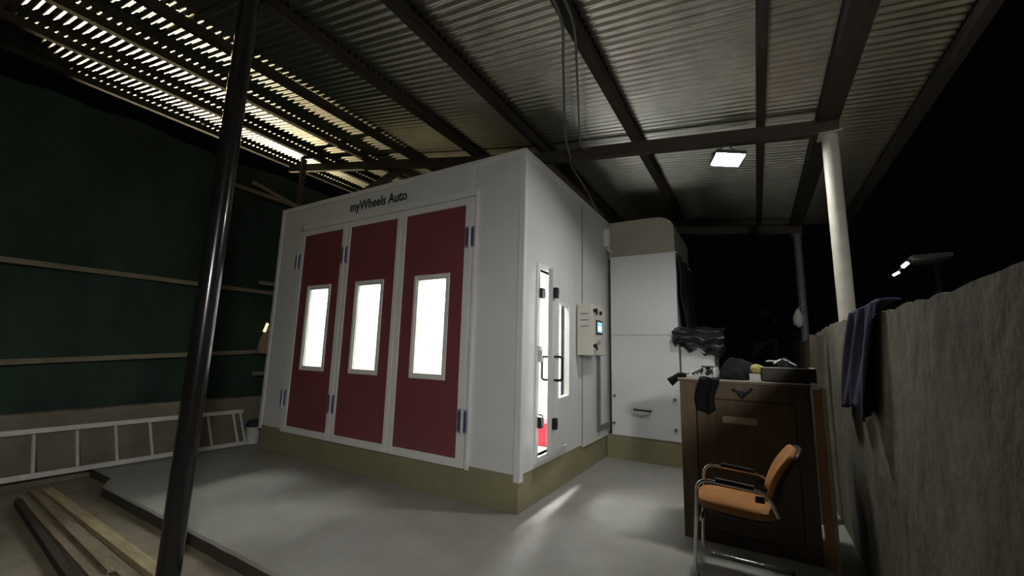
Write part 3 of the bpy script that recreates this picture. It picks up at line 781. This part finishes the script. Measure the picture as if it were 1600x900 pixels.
# ------------------------------------------------------------------ left side: ladder, planks, bucket, bag
ld = thing('ladder', 'long aluminium ladder lying on edge against the low left wall', 'ladder', (-4.85, -1.8, 0))
LA, LB = -4.2, .02
def lx(z): return -4.70 - .52*(z-.04)
for z in (.05, .485):
    yb_ = LA
    part('rail', MB().bar((lx(z), LA, z+ (.03 if z > .3 else .035)), (lx(z), LB, z), .028, .055), M_ALU, ld, bevel=.004)
rung = mesh_of('rung', MB().tube([(lx(.05), 0, .075), (lx(.485), 0, .46)], .016, 8), M_ALU, ORG[ld])
for y in (-4.0, -3.66, -3.32, -2.98, -2.50, -2.15, -1.81, -1.47, -1.13, -.80, -.46, -.12, -.02):
    inst('rung', rung, ld, (0, y, 0))
planks = [((-4.62, -2.045), (-1.46, -2.115), .085, .04, 0, M_PLANK, 'pale sawn plank on the right side of the plank pile'),
          ((-4.66, -2.135), (-1.50, -2.235), .075, .03, 0, M_PLANK2, 'grey plank lying between the others in the pile'),
          ((-4.52, -2.225), (-1.62, -2.355), .08, .035, 0, M_PLANK2, 'brownish plank on the left side of the pile'),
          ((-4.30, -2.30), (-1.75, -2.47), .05, .055, 0, M_TIMBER, 'dark squared timber along the left edge of the plank pile'),
          ((-4.55, -2.16), (-1.9, -2.285), .05, .022, 1, M_PLANK2, 'thin plank resting on top of the plank pile')]
for (a, b, wd, th, lev, M, lab) in planks:
    z = -.10 + th/2 + lev*.036 + .001
    solo('plank', MB().bar((a[0], a[1], z), (b[0], b[1], z), wd, th), M, lab, 'plank', 'planks piled on the soil', bevel=.003)
bk = thing('bucket', 'white plastic bucket with dark lid between ladder and booth', 'bucket', (-4.835, .155, 0))
part('body', MB().lathe((-4.835, .155, 0), [(.09, 0), (.105, .24), (.11, .25)], 22), M_BUCKET, bk, smooth=True)
part('lid', MB().lathe((-4.835, .155, .25), [(.114, 0), (.118, .03), (.10, .05), (.07, .10)], 22), M_DBLUE, bk, smooth=True)
bgk = MB()
bgk.lathe((0, 0, 0), [(.06, 0), (.10, .03), (.11, .14), (.085, .25), (.045, .31), (.05, .34)], 14)
bg_ = thing('canvas_bag', 'brown canvas bag hung on the lower rail next to the booth corner', 'bag', (-4.965, .25, 1.36))
part('body', bgk.xf(Matrix.Translation((-4.965, .25, 1.36)) @ Matrix.Diagonal((.8, 1.0, 1.05, 1))), M_BROWNBAG, bg_, smooth=True)
part('strap', MB().tube(cat([(-4.965, .22, 1.69), (-4.98, .36, 1.84), (-5.0, .60, 1.92), (-4.98, .44, 1.84), (-4.965, .30, 1.69)]), .008, 6), M_ALU, bg_)
part('glint', MB().bar((-4.94, .20, 1.72), (-4.95, .25, 1.86), .012, .04), M_GLINT, bg_, label='glowing strip standing for a warm glint')

# ------------------------------------------------------------------ beyond the right wall
nb = thing('neighbour_canopy', 'pale cement canopy edge with two lamp tubes beyond the right wall', 'canopy', (5.2, 8.0, -.1))
part('slab', MB().bar((4.82, 7.9, 3.60), (5.42, 7.9, 3.61), .8, .085), M_NWALL, nb, bevel=.01)
part('post', MB().box(5.30, 5.38, 8.16, 8.24, -.1, 3.56), M_BLACK, nb)
part('lamp_tube', MB().tube([(4.655, 7.5, 3.405), (4.745, 7.5, 3.49)], .035, 8), M_NLAMP, nb, label='glowing tube lamp')
part('lamp_tube', MB().tube([(4.50, 7.5, 3.245), (4.60, 7.5, 3.305)], .024, 8), M_NLAMP, nb, label='glowing tube lamp')
part('arm', MB().tube([(4.48, 7.53, 3.25), (4.62, 7.55, 3.36), (4.85, 7.6, 3.58)], .010, 6), M_GREY, nb)
bgp = thing('white_pouch', 'small white bag tied to the far dark column', 'bag', (2.60, 4.37, 2.0))
part('body', MB().lathe((2.60, 4.36, 2.0), [(.02, 0), (.07, .05), (.075, .15), (.04, .25), (.02, .29)], 12), M_PAPER, bgp, smooth=True)
part('tie', MB().tube([(2.60, 4.36, 2.28), (2.64, 4.40, 2.34), (2.68, 4.38, 2.36)], .006, 6), M_PAPER, bgp)
pt = thing('broadleaf_plant', 'dark broad leaved plant in the night behind the far column', 'plant', (2.35, 6.3, 0))
part('stem', MB().tube([(2.35, 6.3, 0), (2.33, 6.32, 1.4), (2.36, 6.3, 2.3)], .035, 8), M_TIMBER, pt)
for i in range(9):
    a = i*2.4; el = .35 + .1*(i % 3); L = .55 + .12*(i % 4); z = 1.6 + .14*i % .9 + .1
    base = Vector((2.35, 6.3, z)); d = Vector((math.cos(a), math.sin(a), 0))
    def lf(u, v, base=base, d=d, L=L, el=el):
        side = Vector((-d.y, d.x, 0)); wv = .13*math.sin(math.pi*min(1, u*.95+.05))
        return base + d*L*u + Vector((0, 0, el*u - .75*u*u*L)) + side*(v-.5)*2*wv - Vector((0, 0, .05*abs(v-.5)))
    part('leaf', MB().grid(6, 2, lf), M_LEAF, pt)
